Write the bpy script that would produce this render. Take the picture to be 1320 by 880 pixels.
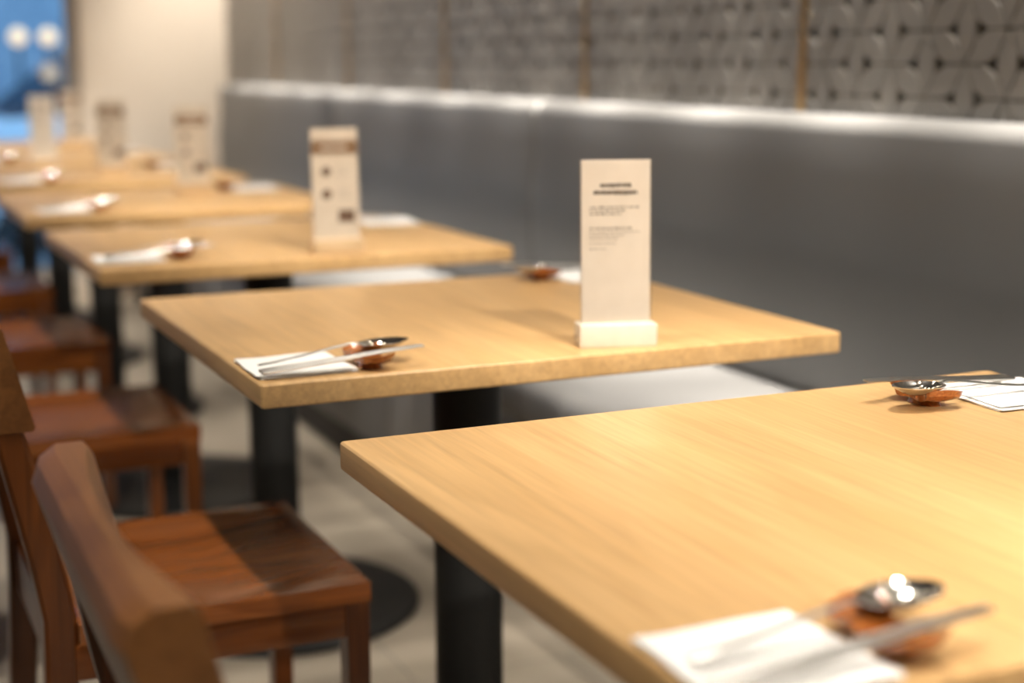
import bpy, bmesh, math, random
from mathutils import Vector, Matrix
random.seed(7)
sc = bpy.context.scene
for o in list(bpy.data.objects):
    bpy.data.objects.remove(o)
COL = sc.collection

# ------------------------------------------------------------------ camera
F_PX, YAW, PITCH, ROLL, EYE = 1963.5, 0.4260, 0.1827, -0.0036, 1.0886
def cam_axes():
    f = Vector((math.sin(YAW)*math.cos(PITCH), math.cos(YAW)*math.cos(PITCH), -math.sin(PITCH)))
    r = Vector((math.cos(YAW), -math.sin(YAW), 0)); u = r.cross(f)
    return (r*math.cos(ROLL)+u*math.sin(ROLL), -r*math.sin(ROLL)+u*math.cos(ROLL), f)
CR, CU, CF = cam_axes()
cd = bpy.data.cameras.new('camera'); cam = bpy.data.objects.new('camera', cd); COL.objects.link(cam)
M = Matrix((CR, CU, -CF)).transposed().to_4x4(); M.translation = (0, 0, EYE)
cam.matrix_world = M
cd.sensor_width = 36; cd.lens = F_PX/1320*36; cd.clip_start = .02; cd.clip_end = 200
cd.dof.use_dof = True; cd.dof.focus_distance = 1.44; cd.dof.aperture_fstop = 2.5; cd.dof.aperture_blades = 0
sc.camera = cam

# ------------------------------------------------------------------ world: dusk sky, even and bluish
w = bpy.data.worlds.new('dusk_sky'); sc.world = w; w.use_nodes = True
bg = w.node_tree.nodes['Background']; bg.inputs[0].default_value = (.22, .43, .68, 1); bg.inputs[1].default_value = 3.2

# ------------------------------------------------------------------ exposure
vs = sc.view_settings
vs.view_transform = 'Standard'; vs.look = 'None'; vs.exposure = 0.20; vs.gamma = 1.0; vs.use_curve_mapping = False

# ------------------------------------------------------------------ ceiling lamps (recessed downlights and added card lamps)
CEIL = 2.75
WARM = (1.0, .92, .81)
LAMPS = []          # (x, y, watt, cone degrees, blend, aim point)
NEAR = [.626, 1.552, 2.552, 3.506, 4.46, 5.41, 6.34]      # near edge of each table
TD, TW, TU = .66, .75, .411                              # table depth (row), width, left edge
for n in [-.3]+NEAR:
    c = n+TD/2
    LAMPS.append((-.05, c-.40, 92, 54, .6, (.33, c-.05, .75)))      # gimbal lamps over the aisle, turned to the tables
    LAMPS.append((.95, c-2.5, 290 if c < 4 else 210, 21, 1.0, (.93, c-.08, .85)))       # angled lamps, added to light the menu cards from the front
    LAMPS.append((1.10, c+.08, 185 if c < 1.2 else 52, 50, .9, (1.12, c+.08, 0)))        # straight down over the tables
for k in range(15):
    y = -.30+k*.4725
    LAMPS.append((1.725, y, 360 if y < 2.4 else 500, 28, .9, (1.725, y, 0)))     # wall washers along the banquette
LAMPS.append((1.66, 6.40, 210, 50, .9, (1.72, 7.18, .70)))              # scallop on the end wall
def add_lamp(i, x, y, wt, cone, blend, aim):
    ld = bpy.data.lights.new('downlight_beam', 'SPOT'); ld.energy = wt; ld.color = WARM
    ld.spot_size = math.radians(cone); ld.spot_blend = blend; ld.shadow_soft_size = .035
    lo = bpy.data.objects.new('downlight_beam', ld); COL.objects.link(lo); lo.location = (x, y, CEIL-.035)
    lo.rotation_euler = (Vector(aim)-lo.location).to_track_quat('-Z', 'Y').to_euler()
for i, l in enumerate(LAMPS):
    add_lamp(i, *l)

# ================================================================== helpers
def tag(o, label=None, cat=None, group=None, kind=None):
    if label: o['label'] = label
    if cat: o['category'] = cat
    if group: o['group'] = group
    if kind: o['kind'] = kind
    return o
def new_mesh(name, bm, mat, smooth=False):
    me = bpy.data.meshes.new(name); bmesh.ops.recalc_face_normals(bm, faces=bm.faces[:]); bm.to_mesh(me); bm.free()
    if mat: me.materials.append(mat)
    if smooth:
        for p in me.polygons: p.use_smooth = True
        me.set_sharp_from_angle(angle=math.radians(28))
    return me
def obj(name, data, parent=None, loc=(0, 0, 0), rot=(0, 0, 0)):
    o = bpy.data.objects.new(name, data); COL.objects.link(o); o.location = loc; o.rotation_euler = rot
    if parent: o.parent = parent
    return o
def part(name, bm, mat, parent=None, loc=(0, 0, 0), rot=(0, 0, 0), smooth=True):
    return obj(name, new_mesh(name, bm, mat, smooth), parent, loc, rot)
def empty(name, loc=(0, 0, 0), rz=0):
    return obj(name, None, None, loc, (0, 0, rz))
def copy_tree(o, parent=None):
    c = o.copy(); COL.objects.link(c); c.parent = parent
    for ch in o.children: copy_tree(ch, c)
    return c
def struct(name, bm, mat, smooth=False, parent=None):
    o = part(name, bm, mat, parent, smooth=smooth)
    if not parent: o['kind'] = 'structure'
    return o
def box(bm, x0, x1, y0, y1, z0, z1, bev=0, seg=2):
    t = bmesh.new(); bmesh.ops.create_cube(t, size=1)
    for v in t.verts:
        v.co = Vector(((x0+x1)/2+v.co.x*(x1-x0), (y0+y1)/2+v.co.y*(y1-y0), (z0+z1)/2+v.co.z*(z1-z0)))
    if bev: bmesh.ops.bevel(t, geom=t.edges[:], offset=bev, segments=seg, profile=.6, affect='EDGES')
    merge(bm, t)
    return bm
def merge(bm, t):
    me = bpy.data.meshes.new('tmp'); t.to_mesh(me); t.free(); bm.from_mesh(me); bpy.data.meshes.remove(me)
def B(*a, **k): return box(bmesh.new(), *a, **k)
def lathe(bm, prof, seg=40, cx=0, cy=0):
    rings = []
    for r, z in prof:
        rings.append([bm.verts.new((cx+r*math.cos(2*math.pi*i/seg), cy+r*math.sin(2*math.pi*i/seg), z)) for i in range(seg)])
    for a, b in zip(rings, rings[1:]):
        for i in range(seg): bm.faces.new((a[i], a[(i+1) % seg], b[(i+1) % seg], b[i]))
    bm.faces.new(rings[0]); bm.faces.new(rings[-1])
    return bm
def loft(bm, rings, cap=True):
    R = [[bm.verts.new(p) for p in r] for r in rings]; n = len(R[0])
    for a, b in zip(R, R[1:]):
        for i in range(n): bm.faces.new((a[i], a[(i+1) % n], b[(i+1) % n], b[i]))
    if cap: bm.faces.new(R[0]); bm.faces.new(R[-1])
    return bm
def prism(bm, poly, axis, a, b):
    """polygon extruded along axis between a and b"""
    def P(p, t):
        return {'x': (t, p[0], p[1]), 'y': (p[0], t, p[1]), 'z': (p[0], p[1], t)}[axis]
    return loft(bm, [[P(p, a) for p in poly], [P(p, b) for p in poly]])

# ------------------------------------------------------------------ materials
def material(name, color=(.5, .5, .5), rough=.5, metal=0, spec=.5, coat=0):
    m = bpy.data.materials.new(name); m.use_nodes = True
    b = m.node_tree.nodes['Principled BSDF']
    b.inputs['Base Color'].default_value = (*color, 1); b.inputs['Roughness'].default_value = rough
    b.inputs['Metallic'].default_value = metal; b.inputs['Specular IOR Level'].default_value = spec
    b.inputs['Coat Weight'].default_value = coat; b.inputs['Coat Roughness'].default_value = .2
    return m
def nodes(m): return m.node_tree.nodes, m.node_tree.links, m.node_tree.nodes['Principled BSDF']
def ramp(N, stops):
    r = N.new('ShaderNodeValToRGB'); e = r.color_ramp.elements
    while len(e) < len(stops): e.new(.5)
    for q, (p, c) in zip(e, stops): q.position = p; q.color = (*c, 1)
    return r
def noise_mat(name, stops, scale=(5, 5, 5), nscale=1.0, detail=6, rough=.5, bump=0, spec=.5, coat=0, metal=0, distortion=0, randomize=False, rough_var=0):
    m = material(name, stops[0][1], rough, metal, spec, coat); N, L, b = nodes(m)
    tc = N.new('ShaderNodeTexCoord'); mp = N.new('ShaderNodeMapping'); mp.inputs['Scale'].default_value = scale
    src = tc.outputs['Object']
    if randomize:
        oi = N.new('ShaderNodeObjectInfo'); ad = N.new('ShaderNodeVectorMath'); ad.operation = 'ADD'
        sl = N.new('ShaderNodeMath'); sl.operation = 'MULTIPLY'; sl.inputs[1].default_value = 7.3
        L.new(oi.outputs['Random'], sl.inputs[0]); L.new(src, ad.inputs[0]); L.new(sl.outputs[0], ad.inputs[1]); src = ad.outputs[0]
    L.new(src, mp.inputs['Vector'])
    n = N.new('ShaderNodeTexNoise'); n.inputs['Scale'].default_value = nscale; n.inputs['Detail'].default_value = detail
    n.inputs['Distortion'].default_value = distortion; L.new(mp.outputs[0], n.inputs['Vector'])
    r = ramp(N, stops); L.new(n.outputs['Fac'], r.inputs[0]); L.new(r.outputs[0], b.inputs['Base Color'])
    if bump:
        bp = N.new('ShaderNodeBump'); bp.inputs['Strength'].default_value = bump; bp.inputs['Distance'].default_value = .002
        L.new(n.outputs['Fac'], bp.inputs['Height']); L.new(bp.outputs[0], b.inputs['Normal'])
    return m
def wood_mat(name, dark, mid, light, grain=1.0, rough=.4, coat=0, axis='y', pore=.25, spec=.5):
    """long-grained wood: broad figure + thin pores, grain along axis"""
    m = material(name, mid, rough, 0, spec, coat); N, L, b = nodes(m)
    tc = N.new('ShaderNodeTexCoord'); oi = N.new('ShaderNodeObjectInfo')
    sl = N.new('ShaderNodeMath'); sl.operation = 'MULTIPLY'; sl.inputs[1].default_value = 9.1
    ad = N.new('ShaderNodeVectorMath'); ad.operation = 'ADD'
    L.new(oi.outputs['Random'], sl.inputs[0]); L.new(tc.outputs['Object'], ad.inputs[0]); L.new(sl.outputs[0], ad.inputs[1])
    def mapped(s_across, s_along):
        mp = N.new('ShaderNodeMapping')
        s = [s_across]*3; s['xyz'.index(axis)] = s_along; mp.inputs['Scale'].default_value = s
        L.new(ad.outputs[0], mp.inputs['Vector']); return mp
    a = mapped(9*grain, 1.1*grain)
    n1 = N.new('ShaderNodeTexNoise'); n1.inputs['Scale'].default_value = 1; n1.inputs['Detail'].default_value = 3; n1.inputs['Distortion'].default_value = .6
    L.new(a.outputs[0], n1.inputs['Vector'])
    # growth rings: sine of the broad figure
    mul = N.new('ShaderNodeMath'); mul.operation = 'MULTIPLY'; mul.inputs[1].default_value = 46
    sn = N.new('ShaderNodeMath'); sn.operation = 'SINE'
    L.new(n1.outputs['Fac'], mul.inputs[0]); L.new(mul.outputs[0], sn.inputs[0])
    c = mapped(260*grain, 7*grain)
    n2 = N.new('ShaderNodeTexNoise'); n2.inputs['Scale'].default_value = 1; n2.inputs['Detail'].default_value = 3
    L.new(c.outputs[0], n2.inputs['Vector'])
    r1 = ramp(N, [(.3, dark), (.5, mid), (.72, light)]); L.new(n1.outputs['Fac'], r1.inputs[0])
    mr = N.new('ShaderNodeMapRange'); mr.inputs[1].default_value = .2; mr.inputs[2].default_value = 1; mr.inputs[3].default_value = 0; mr.inputs[4].default_value = .46
    L.new(sn.outputs[0], mr.inputs[0])
    mx = N.new('ShaderNodeMixRGB'); mx.blend_type = 'MIX'; mx.inputs[2].default_value = (*dark, 1)
    L.new(mr.outputs[0], mx.inputs[0]); L.new(r1.outputs[0], mx.inputs[1])
    mr2 = N.new('ShaderNodeMapRange'); mr2.inputs[1].default_value = .56; mr2.inputs[2].default_value = .74; mr2.inputs[3].default_value = 0; mr2.inputs[4].default_value = pore
    L.new(n2.outputs['Fac'], mr2.inputs[0])
    mx2 = N.new('ShaderNodeMixRGB'); mx2.inputs[2].default_value = (dark[0]*.55, dark[1]*.5, dark[2]*.45, 1)
    L.new(mr2.outputs[0], mx2.inputs[0]); L.new(mx.outputs[0], mx2.inputs[1]); L.new(mx2.outputs[0], b.inputs['Base Color'])
    e = mapped(130*grain, 5*grain)
    n3 = N.new('ShaderNodeTexNoise'); n3.inputs['Scale'].default_value = 1; n3.inputs['Detail'].default_value = 4; n3.inputs['Distortion'].default_value = .3
    L.new(e.outputs[0], n3.inputs['Vector'])
    mr3 = N.new('ShaderNodeMapRange'); mr3.inputs[1].default_value = .3; mr3.inputs[2].default_value = .7; mr3.inputs[3].default_value = .84; mr3.inputs[4].default_value = 1.09
    L.new(n3.outputs['Fac'], mr3.inputs[0])
    mx3 = N.new('ShaderNodeMixRGB'); mx3.blend_type = 'MULTIPLY'; mx3.inputs[0].default_value = 1
    L.new(mx2.outputs[0], mx3.inputs[1]); L.new(mr3.outputs[0], mx3.inputs[2]); L.new(mx3.outputs[0], b.inputs['Base Color'])
    bp = N.new('ShaderNodeBump'); bp.inputs['Strength'].default_value = .12; bp.inputs['Distance'].default_value = .0006; bp.invert = True
    L.new(n2.outputs['Fac'], bp.inputs['Height']); L.new(bp.outputs[0], b.inputs['Normal'])
    return m
M_OAK = wood_mat('oak_top', (.50, .30, .122), (.565, .348, .150), (.60, .378, .170), rough=.36, axis='y', pore=.32)
M_CHAIR = wood_mat('walnut_red', (.11, .028, .005), (.215, .060, .010), (.32, .098, .017), grain=1.3, rough=.24, axis='x', pore=.3, coat=.2)
M_CHAIRY = wood_mat('walnut_red_cross', (.11, .028, .005), (.215, .060, .010), (.32, .098, .017), grain=1.3, rough=.33, axis='y', pore=.3, coat=.08)
M_CHAIRB_SHEEN = wood_mat('walnut_sheen_backrest', (.15, .056, .015), (.245, .100, .029), (.31, .135, .044), grain=1.3, rough=.38, axis='y', pore=.3)  # lighter than the other chair wood: warm sheen put into the colour
M_CHAIRZ = wood_mat('walnut_red_upright', (.08, .022, .005), (.155, .045, .009), (.22, .068, .013), grain=1.3, rough=.33, axis='z', pore=.3, coat=.08)
M_BLACK = noise_mat('black_steel', [(.3, (.012, .012, .012)), (.7, (.02, .02, .019))], nscale=60, rough=.5, bump=.03, spec=.3)
M_LEATHER = noise_mat('grey_leather', [(.3, (.20, .198, .198)), (.7, (.235, .232, .23))], nscale=220, detail=3, rough=.40, bump=.05)
M_SEAM = material('seam_thread', (.10, .098, .096), .7)
M_PLINTH = noise_mat('dark_plinth', [(.3, (.03, .028, .026)), (.7, (.045, .042, .04))], nscale=30, rough=.6)
M_PETAL = noise_mat('grey_carved_panel', [(.3, (.235, .22, .20)), (.7, (.31, .29, .265))], nscale=35, rough=.34, bump=.05)
M_PANELBACK = noise_mat('dark_panel_ground', [(.3, (.045, .038, .028)), (.7, (.07, .06, .045))], nscale=50, rough=.6)
M_BRASS = noise_mat('aged_brass', [(.3, (.42, .26, .10)), (.7, (.55, .36, .15))], nscale=20, rough=.35, metal=.7)
M_PLASTER = noise_mat('cream_plaster', [(.3, (.70, .61, .51)), (.7, (.75, .66, .56))], nscale=7, rough=.85, bump=.05)
M_CEIL = noise_mat('charcoal_ceiling', [(.3, (.10, .095, .09)), (.7, (.12, .115, .11))], nscale=5, rough=.9)
M_DARKWALL = noise_mat('brown_plaster', [(.3, (.16, .12, .09)), (.7, (.20, .15, .115))], nscale=5, rough=.8)
M_PAPER = noise_mat('napkin_tissue', [(.3, (.86, .85, .83)), (.7, (.90, .89, .87))], nscale=180, rough=.9, bump=.15)
M_STEEL = noise_mat('polished_steel', [(.3, (.70, .69, .67)), (.7, (.78, .77, .75))], nscale=40, rough=.10, metal=1)
M_STEELB = noise_mat('brushed_steel', [(.3, (.50, .49, .47)), (.7, (.60, .59, .57))], scale=(4, 80, 80), nscale=8, rough=.28, metal=1)
M_REST = noise_mat('brown_glaze', [(.3, (.26, .075, .015)), (.6, (.42, .135, .028)), (.8, (.55, .22, .06))], nscale=60, rough=.2, coat=.5, bump=.05)
M_CARD = noise_mat('cream_card', [(.3, (.74, .655, .55)), (.7, (.78, .695, .59))], nscale=9, rough=.5)
M_CARDB = noise_mat('beige_card', [(.3, (.62, .53, .42)), (.7, (.68, .59, .48))], nscale=9, rough=.5)
M_BLOCK = noise_mat('pale_block', [(.3, (.64, .56, .45)), (.7, (.69, .61, .50))], nscale=12, rough=.5)
M_BLOCKW = wood_mat('pale_wood_block', (.50, .34, .18), (.60, .42, .24), (.66, .48, .29), grain=3, rough=.5, axis='x')
M_INK = material('brown_ink', (.10, .07, .045), .6)
M_INKL = material('faint_ink', (.36, .31, .26), .6)
M_INKB = material('header_brown', (.24, .13, .055), .6)
M_PHOTO = noise_mat('dish_print', [(.35, (.05, .03, .02)), (.55, (.17, .09, .05)), (.75, (.40, .27, .16))], nscale=160, rough=.5)
M_FRAME = noise_mat('pale_frame', [(.3, (.46, .42, .37)), (.7, (.52, .48, .43))], nscale=15, rough=.45)
M_BASEB = noise_mat('dark_skirting', [(.3, (.16, .12, .09)), (.7, (.2, .15, .11))], nscale=12, rough=.5)

def floor_mat():
    m = material('beige_floor_tile', (.4, .35, .28), .38); N, L, b = nodes(m)
    tc = N.new('ShaderNodeTexCoord')
    bt = N.new('ShaderNodeTexBrick'); bt.offset = 0.5; bt.inputs['Scale'].default_value = 1
    bt.inputs['Brick Width'].default_value = .6; bt.inputs['Row Height'].default_value = .3; bt.inputs['Mortar Size'].default_value = .003
    bt.inputs['Color1'].default_value = (.40, .345, .272, 1); bt.inputs['Color2'].default_value = (.345, .298, .235, 1); bt.inputs['Mortar'].default_value = (.26, .23, .19, 1)
    L.new(tc.outputs['Object'], bt.inputs['Vector'])
    n = N.new('ShaderNodeTexNoise'); n.inputs['Scale'].default_value = 4; n.inputs['Detail'].default_value = 6; L.new(tc.outputs['Object'], n.inputs['Vector'])
    mr = N.new('ShaderNodeMapRange'); mr.inputs[3].default_value = .82; mr.inputs[4].default_value = 1.12; L.new(n.outputs['Fac'], mr.inputs[0])
    mx = N.new('ShaderNodeMixRGB'); mx.blend_type = 'MULTIPLY'; mx.inputs[0].default_value = 1
    L.new(bt.outputs['Color'], mx.inputs[1]); L.new(mr.outputs[0], mx.inputs[2]); L.new(mx.outputs[0], b.inputs['Base Color'])
    return m
M_FLOOR = floor_mat()
def glass_mat(name, tint=(1, 1, 1), refl=1.0):
    m = bpy.data.materials.new(name); m.use_nodes = True; N = m.node_tree.nodes; L = m.node_tree.links; N.clear()
    o = N.new('ShaderNodeOutputMaterial'); t = N.new('ShaderNodeBsdfTransparent'); t.inputs[0].default_value = (*tint, 1)
    g = N.new('ShaderNodeBsdfGlossy'); g.inputs['Roughness'].default_value = .02
    fr = N.new('ShaderNodeFresnel'); fr.inputs[0].default_value = 1.45; mx = N.new('ShaderNodeMixShader')
    L.new(fr.outputs[0], mx.inputs[0]); L.new(t.outputs[0], mx.inputs[1]); L.new(g.outputs[0], mx.inputs[2]); L.new(mx.outputs[0], o.inputs[0])
    return m
M_GLASS = glass_mat('window_glass', (.93, .97, 1.0))
M_ACRYL = glass_mat('acrylic', (.99, .98, .97))
def emit_mat(name, col, s):
    m = material(name, col, .4); b = m.node_tree.nodes['Principled BSDF']
    b.inputs['Emission Color'].default_value = (*col, 1); b.inputs['Emission Strength'].default_value = s
    return m
M_LENS = emit_mat('lamp_lens', (1, .86, .66), 22)
M_GLOBE = emit_mat('street_globe', (1, .62, .32), 1.15)

# ================================================================== the room
XL, XR, Y0, Y1 = -3.3, 1.86, -3.2, 7.2
WINR = 1.125
struct('floor', B(XL, XR, Y0, Y1, -.06, 0), M_FLOOR)
ceil = struct('ceiling', B(XL, XR, Y0, Y1, CEIL, CEIL+.08), M_CEIL)
ring_bm = bmesh.new()
seg = 28
prof = [(.062, .0), (.062, -.006), (.048, -.010), (.044, -.004), (.044, .0)]
ring_bm = lathe(ring_bm, prof, seg)
ring_me = new_mesh('downlight_ring', ring_bm, M_CEIL, True)
lens_me = new_mesh('lamp_lens', lathe(bmesh.new(), [(.042, -.001), (.042, -.003)], seg), M_LENS)
for x, y, *_ in LAMPS:  # every lamp gets a fixture, the added card lamps too
    r = obj('downlight_ring', ring_me, ceil, (x, y, CEIL))
    obj('lamp_lens', lens_me, r, (0, 0, 0))
# walls
wr = struct('wall_right', B(XR-.03, XR+.1, Y0, Y1, 0, CEIL), M_PLASTER)
struct('wall_back', B(XL, XR, Y0-.12, Y0, 0, CEIL), M_DARKWALL)
we = bmesh.new()
box(we, WINR, XR+.1, Y1, Y1+.18, 0, CEIL); box(we, XL-.1, WINR, Y1, Y1+.18, 2.5, CEIL); box(we, XL-.1, WINR, Y1, Y1+.18, -.06, .10)
struct('wall_far', we, M_PLASTER)
wl = bmesh.new()
box(wl, XL-.12, XL, Y0, Y1, 2.45, CEIL); box(wl, XL-.12, XL, Y0, Y1, -.06, .35)
box(wl, XL-.12, XL, Y0, Y1, .35, 2.45)
struct('wall_left', wl, M_DARKWALL)
struct('baseboard_far', B(WINR+.02, XR, Y1-.015, Y1, 0, .1, bev=.003), M_BASEB)

def window(name, axis, a0, a1, z0, z1, at, mull):
    """glazed opening; axis is the direction it runs along"""
    root = empty(name); root['kind'] = 'structure'
    def bx(p0, p1, q0, q1, d0=-.03, d1=.03):
        return B(p0, p1, at+d0, at+d1, q0, q1, bev=.004) if axis == 'x' else B(at+d0, at+d1, p0, p1, q0, q1, bev=.004)
    f = .05
    part('window_frame', bx(a0, a1, z0, z0+f), M_FRAME, root); part('window_frame', bx(a0, a1, z1-f, z1), M_FRAME, root)
    part('window_frame', bx(a0, a0+f, z0+f, z1-f), M_FRAME, root); part('window_frame', bx(a1-f, a1, z0+f, z1-f), M_FRAME, root)
    xs = [a0+f]+mull+[a1-f]
    for m_ in mull: part('mullion', bx(m_-.025, m_+.025, z0+f, z1-f), M_FRAME, root)
    for p, q in zip(xs, xs[1:]):
        p2, q2 = p+(.025 if p != xs[0] else 0), q-(.025 if q != xs[-1] else 0)
        part('pane', bx(p2, q2, z0+f, z1-f, -.003, .003), M_GLASS, root)
    return root
window('window_1', 'x', XL, WINR, .10, 2.5, Y1+.08, [-2.2, -1.1, 0.0])

# ------------------------------------------------------------------ carved star-lattice panels on the right wall
PU = 1.80                       # face of the dark ground
A = .117; CW = A*math.sqrt(3)/2
SV, SZ = 1.982, 1.137
STRIPS = [-1.225, -.28, .665, 1.61, 2.555, 3.50, 4.445, 5.39, 6.335]
EDGES = STRIPS+[Y1-.015]
PZ0, PZ1 = .93, 2.55
def clip(poly, ax, lim, keep_less):
    out = []
    for i in range(len(poly)):
        p, q = poly[i], poly[(i+1) % len(poly)]
        ip, iq = (p[ax] <= lim) == keep_less or p[ax] == lim, (q[ax] <= lim) == keep_less or q[ax] == lim
        if ip: out.append(p)
        if ip != iq:
            t = (lim-p[ax])/(q[ax]-p[ax]); out.append((p[0]+t*(q[0]-p[0]), p[1]+t*(q[1]-p[1])))
    return out
def petal_poly(cx, cz, ang):
    c = A*math.sqrt(3)/6; g = .0020; hw = .0235        # centroid distance, groove, half width
    L = A/2-.004
    k = c/(A/2)
    def w(t): return max(.0007, (A/2-abs(t))*k-g)
    t1 = A/2-(hw+g)/k
    pts = [(-L, -w(L)), (-t1, -hw), (t1, -hw), (L, -w(L)), (L, w(L)), (t1, hw), (-t1, hw), (-L, w(L))]
    ca, sa = math.cos(ang), math.sin(ang)
    return [(cx+x*ca-y*sa, cz+x*sa+y*ca) for x, y in pts]
def petal_bm(bm, poly, ox=0, oz=0, depth=.006):
    n = len(poly); mx_, mz_ = sum(p[0] for p in poly)/n, sum(p[1] for p in poly)/n
    def ins(p, d):
        v = Vector((mx_-p[0], mz_-p[1])); l = v.length
        return (p[0]+v.x*min(.3, d/max(l, 1e-5)), p[1]+v.y*min(.3, d/max(l, 1e-5)))
    top = [ins(p, .0022) for p in poly]
    R = [[(0, p[0]-ox, p[1]-oz) for p in poly], [(-depth*.7, p[0]-ox, p[1]-oz) for p in poly], [(-depth, p[0]-ox, p[1]-oz) for p in top]]
    V = [[bm.verts.new(p) for p in r] for r in R]
    for a, b in zip(V, V[1:]):
        for i in range(n): bm.faces.new((a[i], a[(i+1) % n], b[(i+1) % n], b[i]))
    bm.faces.new(V[-1])
def in_frame(p):
    d = Vector(p)-Vector((0, 0, EYE)); z = d.dot(CF)
    if z < .2: return False
    x, y = 660+F_PX*d.dot(CR)/z, 440-F_PX*d.dot(CU)/z
    return -15 < x < 1335 and -15 < y < 895
shared = {}
for e0, e1 in zip(EDGES, EDGES[1:]):
    v0, v1 = e0+.009, e1-.009
    pan = part('wall_panel', B(PU, XR-.02, e0, e1, PZ0, PZ1), M_PANELBACK, wr, smooth=False)
    rest = bmesh.new()
    i0, i1 = int((v0-SV)/CW)-2, int((v1-SV)/CW)+2
    j0, j1 = int((PZ0-SZ)/A)-2, int((PZ1-SZ)/A)+2
    for i in range(i0, i1+1):
        for j in range(j0, j1+1):
            cv, cz = SV+i*CW, SZ+j*A+(A/2 if i % 2 else 0)
            for d in (90, 30, -30):
                an = math.radians(d); mv, mz = cv+A/2*math.cos(an), cz+A/2*math.sin(an)
                poly = petal_poly(mv, mz, an); full = len(poly)
                lo, hi = min(p[0] for p in poly), max(p[0] for p in poly); zl, zh = min(p[1] for p in poly), max(p[1] for p in poly)
                if hi < v0+.004 or lo > v1-.004 or zh < PZ0+.004 or zl > PZ1-.004: continue
                cut = lo < v0 or hi > v1 or zl < PZ0 or zh > PZ1
                if cut:
                    for ax, lim, less in ((0, v0, False), (0, v1, True), (1, PZ0, False), (1, PZ1, True)):
                        if len(poly) > 2: poly = clip(poly, ax, lim, less)
                    if len(poly) < 3: continue
                if e0 > .6 and e1 < 4.5 and mz > .985 and in_frame((PU, mv, mz)):
                    if cut:
                        bm = bmesh.new(); petal_bm(bm, poly, mv, mz); me = new_mesh('petal', bm, M_PETAL)
                    else:
                        if d not in shared:
                            bm = bmesh.new(); petal_bm(bm, poly, mv, mz); shared[d] = new_mesh('petal', bm, M_PETAL)
                        me = shared[d]
                    obj('petal', me, pan, (PU, mv, mz))
                else:
                    petal_bm(rest, poly, -0, 0)
    r = part('carved_petals', rest, M_PETAL, pan, (PU, 0, 0), smooth=False); r['kind'] = 'stuff'
for s in STRIPS:
    part('divider_strip', B(PU-.010, PU+.01, s-.011, s+.011, PZ0, PZ1, bev=.003), M_BRASS, wr)

# ================================================================== banquette: upholstered modules
SEATF, BACKF, SEATZ, BACKZ = 1.255, 1.70, .46, .985
def round_slab(y0, y1, prof, endr=.03, n=5):
    """profile (x,z) swept along y, drawn in at both ends so the edge is rounded"""
    cx = sum(p[0] for p in prof)/len(prof); cz = sum(p[1] for p in prof)/len(prof)
    rings = []
    def ring(y, d):
        out = []
        for x, z in prof:
            v = Vector((x-cx, z-cz)); l = v.length; k = max(0, 1-d/l)
            out.append((cx+v.x*k, y, cz+v.y*k))
        return out
    for i in range(n+1):
        a = math.pi/2*i/n; rings.append(ring(y0+endr*(1-math.cos(a)), endr*(1-math.sin(a))))
    m = 12
    for i in range(1, m): rings.append(ring(y0+endr+(y1-y0-2*endr)*i/m, 0))
    for i in range(n, -1, -1):
        a = math.pi/2*i/n; rings.append(ring(y1-endr*(1-math.cos(a)), endr*(1-math.sin(a))))
    return loft(bmesh.new(), rings)
def arc(cx, cz, r, a0, a1, n=7):
    return [(cx+r*math.cos(math.radians(a0+(a1-a0)*i/n)), cz+r*math.sin(math.radians(a0+(a1-a0)*i/n))) for i in range(n+1)]
def banquette(y0, y1, label):
    root = empty('banquette', (1.5, (y0+y1)/2, 0)); tag(root, label, 'banquette', 'grey banquette modules along the patterned wall')
    ox, oy = 1.5, (y0+y1)/2
    def P(name, bm, mat):
        bmesh.ops.translate(bm, verts=bm.verts[:], vec=(-ox, -oy, 0)); return part(name, bm, mat, root)
    P('plinth', B(SEATF+.035, PU-.01, y0+.002, y1-.002, 0, .10), M_PLINTH)
    P('seat_front', B(SEATF+.012, PU-.01, y0+.001, y1-.001, .10, SEATZ-.10, bev=.006), M_LEATHER)
    seat = arc(SEATF+.03, SEATZ-.07, .03, 270, 180)+arc(SEATF+.035, SEATZ-.035, .035, 180, 90)+[(1.5, SEATZ+.003), (BACKF+.02, SEATZ-.004), (BACKF+.02, SEATZ-.10)]
    P('seat_cushion', round_slab(y0+.003, y1-.003, seat, .014), M_LEATHER)
    bk = [(BACKF-.0, SEATZ-.02), (BACKF-.012, .60), (BACKF-.014, .75), (BACKF-.004, .88)]+arc(BACKF+.03, BACKZ-.034, .034, 175, 90)+[(PU-.012, BACKZ), (PU-.012, SEATZ-.02)]
    P('back_cushion', round_slab(y0+.003, y1-.003, bk, .026), M_LEATHER)
banquette(-.6, 1.0, 'grey leather banquette module past the right frame edge beside the nearest table')
banquette(1.0, 3.596, 'long grey leather banquette module beside the two nearest tables')
banquette(3.596, 5.287, 'grey leather banquette module in the middle, beyond the seam behind the cream menu card')
banquette(5.287, 6.98, 'farthest grey leather banquette module, ending at the cream wall')

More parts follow.
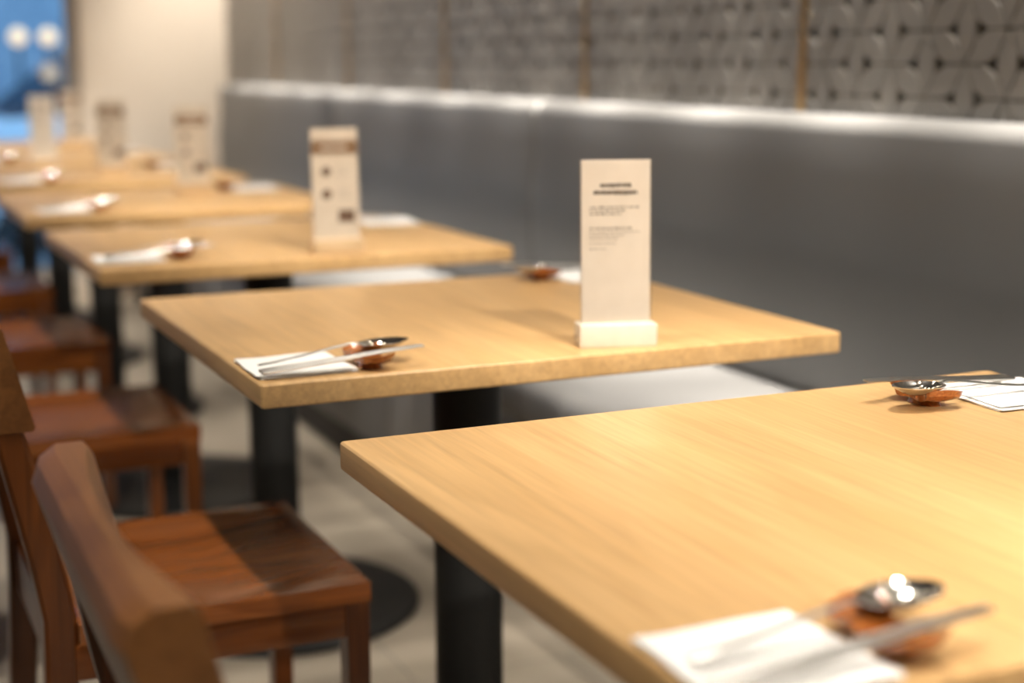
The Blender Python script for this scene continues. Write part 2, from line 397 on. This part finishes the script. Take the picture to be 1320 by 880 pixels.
# ================================================================== tables
ORD = ['nearest', 'second-nearest', 'third-nearest', 'fourth-nearest', 'fifth-nearest', 'sixth-nearest', 'farthest']
def make_table():
    t = empty('dining_table')
    part('tabletop', B(-TW/2, TW/2, -TD/2, TD/2, .7225, .75, bev=.0045, seg=3), M_OAK, t)
    part('mounting_plate', B(-.17, .17, -.17, .17, .712, .7225, bev=.002), M_BLACK, t)
    part('column', lathe(bmesh.new(), [(.056, .695), (.056, .712)], 40), M_BLACK, t)
    part('column', lathe(bmesh.new(), [(.0475, .028), (.0475, .695)], 48), M_BLACK, t)
    part('base_disc', lathe(bmesh.new(), [(.280, 0), (.285, .004), (.285, .012), (.278, .017), (.16, .024), (.07, .030), (.056, .036)], 64), M_BLACK, t)
    return t
TLAB = ['light oak square table nearest the camera, with its sharp corner in focus',
        'light oak square table carrying the cream menu card with small print',
        'light oak square table carrying the beige menu card with brown header and dish pictures',
        'light oak square table fourth from the camera, just past the dish-picture menu table',
        'light oak square table fifth from the camera in the blurred row',
        'light oak square table sixth from the camera, carrying the bright white card before the window',
        'light oak square table farthest from the camera, next to the cream end wall']
T0 = make_table(); TABLES = []
for i, n in enumerate(NEAR):
    t = T0 if i == 0 else copy_tree(T0)
    t.location = (TU+TW/2, n+TD/2, 0); tag(t, TLAB[i], 'table', 'oak dining tables in a row'); TABLES.append(t)

# ================================================================== chairs (face +x)
def bez_post(zs):
    """centre x of the rear post at height z: kicked foot, straight at the seat, leaning back above"""
    out = []
    for z in zs:
        if z > .44: x = .020-.075*((z-.44)/.36)**1.15
        else: x = .020-.03*((.44-z)/.44)**1.6
        out.append(x)
    return out
CWD = .40
def make_chair():
    c = empty('dining_chair')
    h = CWD/2
    # seat: scooped slab
    sx0, sx1, sz, th = .040, .405, .435, .030
    nx, ny = 18, 18; bm = bmesh.new(); top = []; bot = []
    for i in range(nx+1):
        tr = []; br = []
        for j in range(ny+1):
            x = sx0+(sx1-sx0)*i/nx; y = -h+CWD*j/ny
            a = i/nx; b = 2*j/ny-1
            d = .016*max(0, 1-abs(b)**3.2)*max(0, min(1, a*6))*max(0, min(1, (1-a)*2.2))
            e = min(a*(sx1-sx0), (1-a)*(sx1-sx0), (1-abs(b))*h)
            rnd = .004*(1-min(1, e/.012))**2
            tr.append(bm.verts.new((x, y, sz-d-rnd))); br.append(bm.verts.new((x, y, sz-th)))
        top.append(tr); bot.append(br)
    for i in range(nx):
        for j in range(ny):
            bm.faces.new((top[i][j], top[i+1][j], top[i+1][j+1], top[i][j+1])); bm.faces.new((bot[i][j], bot[i][j+1], bot[i+1][j+1], bot[i+1][j]))
    for i in range(nx):
        bm.faces.new((top[i][0], bot[i][0], bot[i+1][0], top[i+1][0])); bm.faces.new((top[i][ny], top[i+1][ny], bot[i+1][ny], bot[i][ny]))
    for j in range(ny):
        bm.faces.new((top[0][j], top[0][j+1], bot[0][j+1], bot[0][j])); bm.faces.new((top[nx][j], bot[nx][j], bot[nx][j+1], top[nx][j+1]))
    part('seat', bm, M_CHAIR, c)
    # aprons
    for s in (-1, 1):
        part('side_rail', B(.03, .372, s*(h-.012)-.010, s*(h-.012)+.010, sz-th-.045, sz-th, bev=.002), M_CHAIR, c)
    part('front_rail', B(.378, .398, -h+.03, h-.03, sz-th-.045, sz-th, bev=.002), M_CHAIRY, c)
    part('rear_rail', B(.010, .030, -h+.03, h-.03, sz-th-.045, sz-.004, bev=.002), M_CHAIRY, c)
    # front legs
    for s in (-1, 1):
        y = s*(h-.0175)
        part('front_leg', loft(bmesh.new(), [[(.388+dx*k, y+dy*k, z) for dx, dy in ((-.0155, -.0165), (.0155, -.0165), (.0155, .0165), (-.0155, .0165))] for z, k in ((0, .8), (.006, .86), (sz-th, 1.0))]), M_CHAIRZ, c)
    # rear posts, curved and tapered
    zs = [0, .06, .12, .2, .3, .38, .44, .5, .56, .62, .68, .73, .77, .784]
    for s in (-1, 1):
        y = s*(h-.018); rings = []
        for z, x in zip(zs, bez_post(zs)):
            d = .019 if z > .3 else .015+.004*z/.3
            if z > .62: d = .019-.006*(z-.62)/.164
            wd = .018; ch = .005
            rings.append([(x-d+ch, y-wd, z), (x+d-ch, y-wd, z), (x+d, y-wd+ch, z), (x+d, y+wd-ch, z), (x+d-ch, y+wd, z), (x-d+ch, y+wd, z), (x-d, y+wd-ch, z), (x-d, y-wd+ch, z)])
        part('back_post', loft(bmesh.new(), rings), M_CHAIRZ, c)
    # backrest board: straight rear, scooped front, rounded upper rear edge, leaning back
    bm = bmesh.new(); rings = []; n = 20
    zb, zt = .672, .795
    for i in range(n+1):
        t = -1+2*i/n; y = t*(h+.002)
        scoop = .021*(1-t*t)
        def X(z, f):        # f=0 rear, 1 front
            base = bez_post([z])[0]
            return base+(-.017 if f == 0 else .034-scoop)
        e = .004*max(0, (abs(t)-.93)/.07)
        rings.append([(X(zb, 0)+e+.003, y, zb), (X(zb, 1)-e-.003, y, zb), (X(zb, 1)-e, y, zb+.004), (X(zt, 1)-e, y, zt-.006), (X(zt, 1)-.005-e, y, zt), (X(zt, 0)+.018+e, y, zt), (X(zt, 0)+.005+e, y, zt-.009), (X(zt, 0)+e, y, zt-.024), (X(zb, 0)+e, y, zb+.003)])
    loft(bm, rings)
    part('backrest', bm, M_CHAIRB_SHEEN, c)
    return c
CH0 = make_chair()
CHS = [(.200, 1.0, -.01, 'dark brown wooden chair nearest the camera, its scooped backrest top in the lower left corner'),
       (.200, 1.975, 0, 'brown wooden chair at the cream menu card table, seat half in table shadow'),
       (.20, 2.92, 0, 'brown wooden chair at the dish-picture menu table, low behind the nearer seats'),
       (.20, 3.87, 0, 'brown wooden chair at the fourth table with a blue window sheen on its seat'),
       (.20, 4.82, 0, 'brown wooden chair at the fifth table, seen just below its tabletop at the left edge'),
       (.20, 5.77, 0, 'brown wooden chair at the sixth table, mostly hidden behind nearer tables')]
for i, (x, y, rz, lab) in enumerate(CHS):
    c = CH0 if i == 0 else copy_tree(CH0)
    c.location = (x, y, 0); c.rotation_euler = (0, 0, rz); tag(c, lab, 'chair', 'brown wooden chairs along the table row')

# ================================================================== place settings
def make_napkin():
    # folded tissue, three loose layers, 0.115 square
    bm = bmesh.new(); n = 14; s = .0555
    rnd = random.Random(3)
    def sheet(z0, off, rot, wav, x0=-s, x1=s):
        ca, sa = math.cos(rot), math.sin(rot); T = []; Bt = []
        for i in range(n+1):
            a = []; b = []
            for j in range(n+1):
                x = x0+(x1-x0)*i/n; y = -s+2*s*j/n
                z = z0+wav*(math.sin(x*60+y*25+rot*40)*.5+.5)*(abs(y)/s)**2+wav*.6*(.5+.5*math.sin(y*95+x*18))
                X, Y = off[0]+x*ca-y*sa, off[1]+x*sa+y*ca
                a.append(bm.verts.new((X, Y, z+.0007))); b.append(bm.verts.new((X, Y, z)))
            T.append(a); Bt.append(b)
        for i in range(n):
            for j in range(n):
                bm.faces.new((T[i][j], T[i+1][j], T[i+1][j+1], T[i][j+1])); bm.faces.new((Bt[i][j], Bt[i][j+1], Bt[i+1][j+1], Bt[i+1][j]))
            bm.faces.new((T[i][0], Bt[i][0], Bt[i+1][0], T[i+1][0])); bm.faces.new((T[i][n], T[i+1][n], Bt[i+1][n], Bt[i][n]))
            bm.faces.new((T[0][i], T[0][i+1], Bt[0][i+1], Bt[0][i])); bm.faces.new((T[n][i], Bt[n][i], Bt[n][i+1], T[n][i+1]))
    sheet(.0002, (0, 0), 0, .0004); sheet(.0013, (.001, .002), .03, .0006); sheet(.0024, (-.002, -.001), -.03, .0014, -s, s*.94)
    return new_mesh('napkin', bm, M_PAPER, True)
def make_rest():
    # small glazed saddle: long along y, both ends curl up into points
    bm = bmesh.new(); n, m = 22, 10; T = []; Bt = []
    for i in range(n+1):
        t = -1+2*i/n; a = []; b = []
        hw = .0200*(1-.30*(1-abs(t))**1.5)*(1+.10*math.sin(t*9))
        for j in range(m+1):
            q = -1+2*j/m
            y = .041*t*(1-.20*q*q*abs(t)); x = hw*q
            z = .0068+.0095*abs(t)**2.0+.002*q*q*(1-abs(t))+.002*math.sin(t*7+q*2)*abs(t)
            a.append(bm.verts.new((x, y, z+.0028))); b.append(bm.verts.new((x*.93, y*.95, z-.0035 if abs(t) > .45 else z-.0035)))
        T.append(a); Bt.append(b)
    for i in range(n):
        for j in range(m):
            bm.faces.new((T[i][j], T[i+1][j], T[i+1][j+1], T[i][j+1])); bm.faces.new((Bt[i][j], Bt[i][j+1], Bt[i+1][j+1], Bt[i+1][j]))
        bm.faces.new((T[i][0], Bt[i][0], Bt[i+1][0], T[i+1][0])); bm.faces.new((T[i][m], T[i+1][m], Bt[i+1][m], Bt[i][m]))
    for j in range(m):
        bm.faces.new((T[0][j], T[0][j+1], Bt[0][j+1], Bt[0][j])); bm.faces.new((T[n][j], Bt[n][j], Bt[n][j+1], T[n][j+1]))
    # foot ring
    rings = []
    for z, k in ((.0, 1.0), (.0055, .8)):
        rings.append([(.0125*k*math.cos(2*math.pi*i/24), .021*k*math.sin(2*math.pi*i/24), z) for i in range(24)])
    loft(bm, rings)
    return new_mesh('cutlery_rest', bm, M_REST, True)
REST_TOP = .0108
def make_spoon():
    """bowl over the rest at origin, handle running to -x down to the table"""
    root = empty('spoon')
    # bowl: ellipsoid cap, open upwards, thin shell
    bm = bmesh.new(); nu, nv = 28, 9; lx, ly, dp = .030, .0200, .0095
    def P(r, a, inner):
        x = lx*r*math.cos(a); y = ly*r*math.sin(a)*(1-.10*math.cos(a))
        z = dp*(r*r-1)+.001*math.cos(a)*r-(0 if inner else .0009)
        return (x+.024, y, z+.0222)
    for inner in (True, False):
        c = bm.verts.new(P(0, 0, inner)); prev = None
        for i in range(1, nv+1):
            ring = [bm.verts.new(P(i/nv, 2*math.pi*k/nu, inner)) for k in range(nu)]
            for k in range(nu):
                if prev: bm.faces.new((prev[k], ring[k], ring[(k+1) % nu], prev[(k+1) % nu]))
                else: bm.faces.new((c, ring[k], ring[(k+1) % nu]))
            prev = ring
        if inner: rim = prev
        else:
            for k in range(nu): bm.faces.new((rim[k], prev[k], prev[(k+1) % nu], rim[(k+1) % nu]))
    part('bowl', bm, M_STEEL, root)
    rings = []
    for x, z, w_, t_ in ((-.0045, .0208, .0045, .0011), (-.014, .0225, .0030, .0013), (-.035, .0200, .0028, .0013), (-.07, .0140, .0032, .0013), (-.104, .0092, .0042, .0012), (-.120, .0080, .0044, .0011), (-.125, .0076, .0030, .0009)):
        rings.append([(x, -w_, z), (x, -w_*.5, z+t_), (x, w_*.5, z+t_), (x, w_, z), (x, w_*.5, z-t_*.6), (x, -w_*.5, z-t_*.6)])
    part('handle', loft(bmesh.new(), rings), M_STEELB, root)
    return root
def make_chopstick():
    bm = bmesh.new(); rings = []
    # tip end overhangs the rest, thick end on the napkin
    for x, z, r in ((.056, .0212, .0014), (.050, .0210, .0017), (0, .0180, .0021), (-.07, .0118, .0026), (-.127, .0080, .0029), (-.132, .0078, .0022)):
        rings.append([(x, r*1.15*math.cos(2*math.pi*k/10), z+r*.8*math.sin(2*math.pi*k/10)) for k in range(10)])
    loft(bm, rings)
    return new_mesh('chopstick', bm, M_STEELB, True)
ME_NAP, ME_REST, ME_CHOP = make_napkin(), make_rest(), make_chopstick()
SPOON = None
def setting(k, x, y, rz, side, dn=(0, 0), what='nrsc'):
    """k table index; side text; rz=0 for the chair side (handles towards -x)"""
    global SPOON
    ca, sa = math.cos(rz), math.sin(rz)
    def W(lx, ly): return (x+lx*ca-ly*sa, y+lx*sa+ly*ca)
    where = f'on the {side} side of the {ORD[k]} table'
    nx, ny = W(-.077+dn[0], .012+dn[1])
    if 'n' in what:
        tag(obj('napkin', ME_NAP, None, (nx, ny, .7502), (0, 0, rz+dn[0]*3)), f'white paper napkin {where}', 'napkin', 'folded white napkins')
    if 'r' in what:
        tag(obj('cutlery_rest', ME_REST, None, (x, y, .7502), (0, 0, rz)), f'brown glazed cutlery rest {where}', 'cutlery rest', 'brown cutlery rests')
    if 's' in what:
        if SPOON is None: SPOON = s = make_spoon()
        else: s = copy_tree(SPOON)
        px, py = W(.0, .018); s.location = (px, py, .752); s.rotation_euler = (0, 0, rz+.04)
        tag(s, f'silver spoon with its bowl on the rest {where}', 'spoon', 'steel spoons')
    if 'c' in what:
        for q, (ly, da) in enumerate(((-.019, .0), (-.027, .03))):
            px, py = W(.0, ly)
            tag(obj('chopstick', ME_CHOP, None, (px, py, .752), (0, 0, rz+da)), f'{"inner" if q == 0 else "outer"} metal chopstick, {"next to" if q == 0 else "farther from"} the spoon, {where}', 'chopstick', 'metal chopsticks')
L_, R_ = 'chair', 'banquette'
setting(0, .548, .678, 0, L_); setting(0, .990, 1.184, math.pi, R_, (-.02, 0))
setting(1, .549, 1.598, 0, L_, (0, .02)); setting(1, 1.022, 2.145, math.pi, R_)
setting(2, .565, 2.655, 0, L_, (-.01, 0)); setting(2, .985, 3.06, math.pi, R_, (-.03, 0))
setting(3, .585, 3.605, 0, L_); setting(3, .985, 4.03, math.pi, R_)
setting(4, .605, 4.55, 0, L_); setting(4, .985, 4.98, math.pi, R_)
setting(5, .60, 5.50, 0, L_, what='nrs'); setting(5, .985, 5.93, math.pi, R_, what='nrs')

# ================================================================== menu stands
def menu_stand(x, y, rz, style, label, k):
    root = empty('menu_stand', (x, y, .7502), rz); tag(root, label, 'menu stand', 'upright menu cards on the tables')
    wb = {0: M_BLOCK, 1: M_BLOCKW, 2: M_BLOCK}[style]
    part('block', B(-.047, .047, -.019, .019, 0, .027, bev=.002), wb, root)
    tilt = math.radians(-2.0)
    holder = part('acrylic_sleeve', B(-.0435, .0435, -.0016, .0016, .0, .205, bev=.0004, seg=1), M_ACRYL, root, (0, 0, .018), (tilt, 0, 0))
    card = part('card', B(-.042, .042, -.0009, .0009, .0, .2035), M_CARDB if style == 1 else M_CARD, root, (0, 0, .018), (tilt, 0, 0), smooth=False)
    rnd = random.Random(11+k)
    def pr(name, quads, mat):
        bm = bmesh.new()
        for a, b, c_, d in quads:
            box(bm, a, b, -.0013, -.0008, c_, d)
        tag(part(name, bm, mat, card, smooth=False), kind='stuff' if len(quads) > 1 else None)
    def line(z, h_, x0, x1, wmin, wmax, gap):
        q = []; xx = x0
        while xx < x1-wmin:
            w_ = rnd.uniform(wmin, wmax); q.append((xx, min(x1, xx+w_), z-h_/2+rnd.uniform(0, h_*.2), z+h_/2-rnd.uniform(0, h_*.2))); xx += w_+gap
        return q
    if style in (0, 2):
        hd = line(.1735, .0052, -.019, .020, .0016, .0032, .0008)+line(.1650, .0056, -.027, .028, .0016, .0034, .0008)
        pr('heading_print', hd, M_INK)
        q = []
        for z, x1 in ((.1475, .030), (.1435, .012), (.1395, .006), (.1225, .020)):
            q += line(z, .0026, -.032, x1, .0015, .006, .0018)
        pr('subheading_print', q, M_INKL)
        q = []
        for z, x1 in ((.1180, .030), (.1140, .010), (.1100, .004), (.1045, .0), (.098, -.010)):
            q += line(z, .0016, -.032, x1, .001, .004, .0015)
        pr('body_print', q, M_INKL)
    else:
        pr('heading_band', [(-.041, .041, .158, .182)], M_INKB)
        q = line(.170, .006, -.025, .024, .002, .004, .001); 
        bm = bmesh.new()
        for a, b, c_, d in q: box(bm, a, b, -.0016, -.0012, c_, d)
        part('heading_print', bm, M_CARD, card, smooth=False)['kind'] = 'stuff'
        for px, pz, r in ((-.016, .128, .0085), (-.016, .088, .0090)):
            bm = bmesh.new(); loft(bm, [[(px+r*math.cos(t*math.pi/8), yy, pz+r*math.sin(t*math.pi/8)) for t in range(16)] for yy in (-.0008, -.0013)])
            part('dish_picture', bm, M_PHOTO, card, smooth=False)
        pr('dish_picture', [(.004, .034, .038, .060)], M_PHOTO)
        q = []
        for z in (.133, .128, .122, .093, .088, .082): q += line(z, .0018, .002, rnd.uniform(.022, .034), .0015, .005, .0015)
        pr('body_print', q, M_INKL)
menu_stand(.862, 1.597, math.radians(-16), 0, 'tall cream menu card with small dark print in a pale block', 1)
menu_stand(.832, 2.585, math.radians(-3), 1, 'beige menu card with brown header and three dish pictures on a wooden block', 2)
menu_stand(.887, 3.95, math.radians(-4), 1, 'blurred beige menu card with brown header on the fourth table', 3)
menu_stand(.820, 4.74, math.radians(-4), 1, 'pale blurred menu card with brown header on the fifth table', 4)
menu_stand(.722, 5.52, math.radians(-3), 2, 'bright white card standing on the sixth table against the blue window', 5)
menu_stand(.955, 6.43, math.radians(-3), 1, 'tan card on the farthest table beside the window edge', 6)

# ================================================================== outside the window
M_PAVE = noise_mat('pavement', [(.3, (.20, .20, .21)), (.7, (.30, .30, .31))], nscale=3, rough=.8)
M_FACADE = noise_mat('blue_grey_facade', [(.38, (.018, .03, .05)), (.62, (.10, .125, .155))], nscale=.9, rough=.8)
M_FACW = noise_mat('pale_facade_window', [(.3, (.20, .24, .29)), (.7, (.34, .37, .41))], nscale=1.5, rough=.3)
M_CAR = material('white_car_paint', (.82, .84, .86), .25, coat=.6)
M_CARG = material('dark_car_glass', (.03, .04, .055), .1)
M_TYRE = material('tyre_rubber', (.02, .02, .02), .8)
M_HUB = material('wheel_alloy', (.5, .5, .5), .3, metal=.8)
G = -.15
tag(part('pavement', B(-30, 30, Y1+.2, 40, G-.1, G), M_PAVE, smooth=False), kind='structure')
fac = empty('facade_building', (0, 17, G)); tag(fac, 'blue-grey street building across the road, seen blurred through the window', 'building')
part('wall', B(-16, 16, 0, 4, 0, 9), M_FACADE, fac, smooth=False)
fw = new_mesh('shop_window', B(-.42, .42, -.06, .05, 0, 1.5, bev=.02), M_FACW)
for i in range(16):
    for zz in (.45, 3.4, 5.6):
        obj('shop_window', fw, fac, (-13.6+i*1.75+(.2 if zz > 1 else 0), 0, zz))
car = empty('standin_car', (2.2, 10.2, G)); tag(car, 'white parked car outside, standing in for the pale patch low in the window', 'car')  # car added as a stand-in for a bright patch in the street
body = [(-2.1, .30), (-2.15, .62), (-1.95, .80), (-1.05, .88), (-.9, .90), (1.5, .92), (2.1, .88), (2.15, .55), (2.1, .30)]
part('body', prism(bmesh.new(), body, 'y', 0, 1.7), M_CAR, car)
cab = [(-1.05, .88), (-.45, 1.36), (.9, 1.40), (1.6, .92)]
part('cabin_glass', prism(bmesh.new(), cab, 'y', .06, 1.64), M_CARG, car, smooth=False)
roof = [(-.52, 1.34), (-.40, 1.42), (.85, 1.46), (.98, 1.38)]
part('roof', prism(bmesh.new(), roof, 'y', .04, 1.66), M_CAR, car)
for x, xr in ((-.05, .02), (1.52, 1.58)):
    part('pillar', prism(bmesh.new(), [(x, .9), (x+.08, .9), (x+.04 if x < 1 else x-.55, 1.38), (x-.04 if x < 1 else x-.63, 1.38)], 'y', .04, 1.66), M_CAR, car, smooth=False)
def wheel(x, y):
    def ring(r, yy): return [(x+r*math.cos(i*math.pi/14), yy, .31+r*math.sin(i*math.pi/14)) for i in range(28)]
    t = part('wheel', loft(bmesh.new(), [ring(.24, y-.10), ring(.31, y-.08), ring(.31, y+.08), ring(.24, y+.10)]), M_TYRE, car)
    part('hub', loft(bmesh.new(), [ring(.19, y-.112), ring(.19, y+.112)]), M_HUB, t)
for x in (-1.35, 1.35):
    for y in (.12, 1.58): wheel(x, y)
for i, (x, lab) in enumerate(((1.55, 'warm round street lamp left of its twin beyond the window'), (1.785, 'warm round street lamp right of its twin beyond the window'))):
    r = empty('street_lamp', (x, 13, G)); tag(r, lab, 'street lamp', 'street lamps beyond the window')
    part('post', lathe(bmesh.new(), [(.05, 0), (.04, .1), (.018, .14), (.016, 1.36)], 16), M_BLACK, r)
    part('globe', lathe(bmesh.new(), [(.012, 1.37)]+[(.065*math.sin(math.pi*k/10), 1.435-.065*math.cos(math.pi*k/10)) for k in range(1, 10)]+[(.012, 1.50)], 20), M_GLOBE, r)
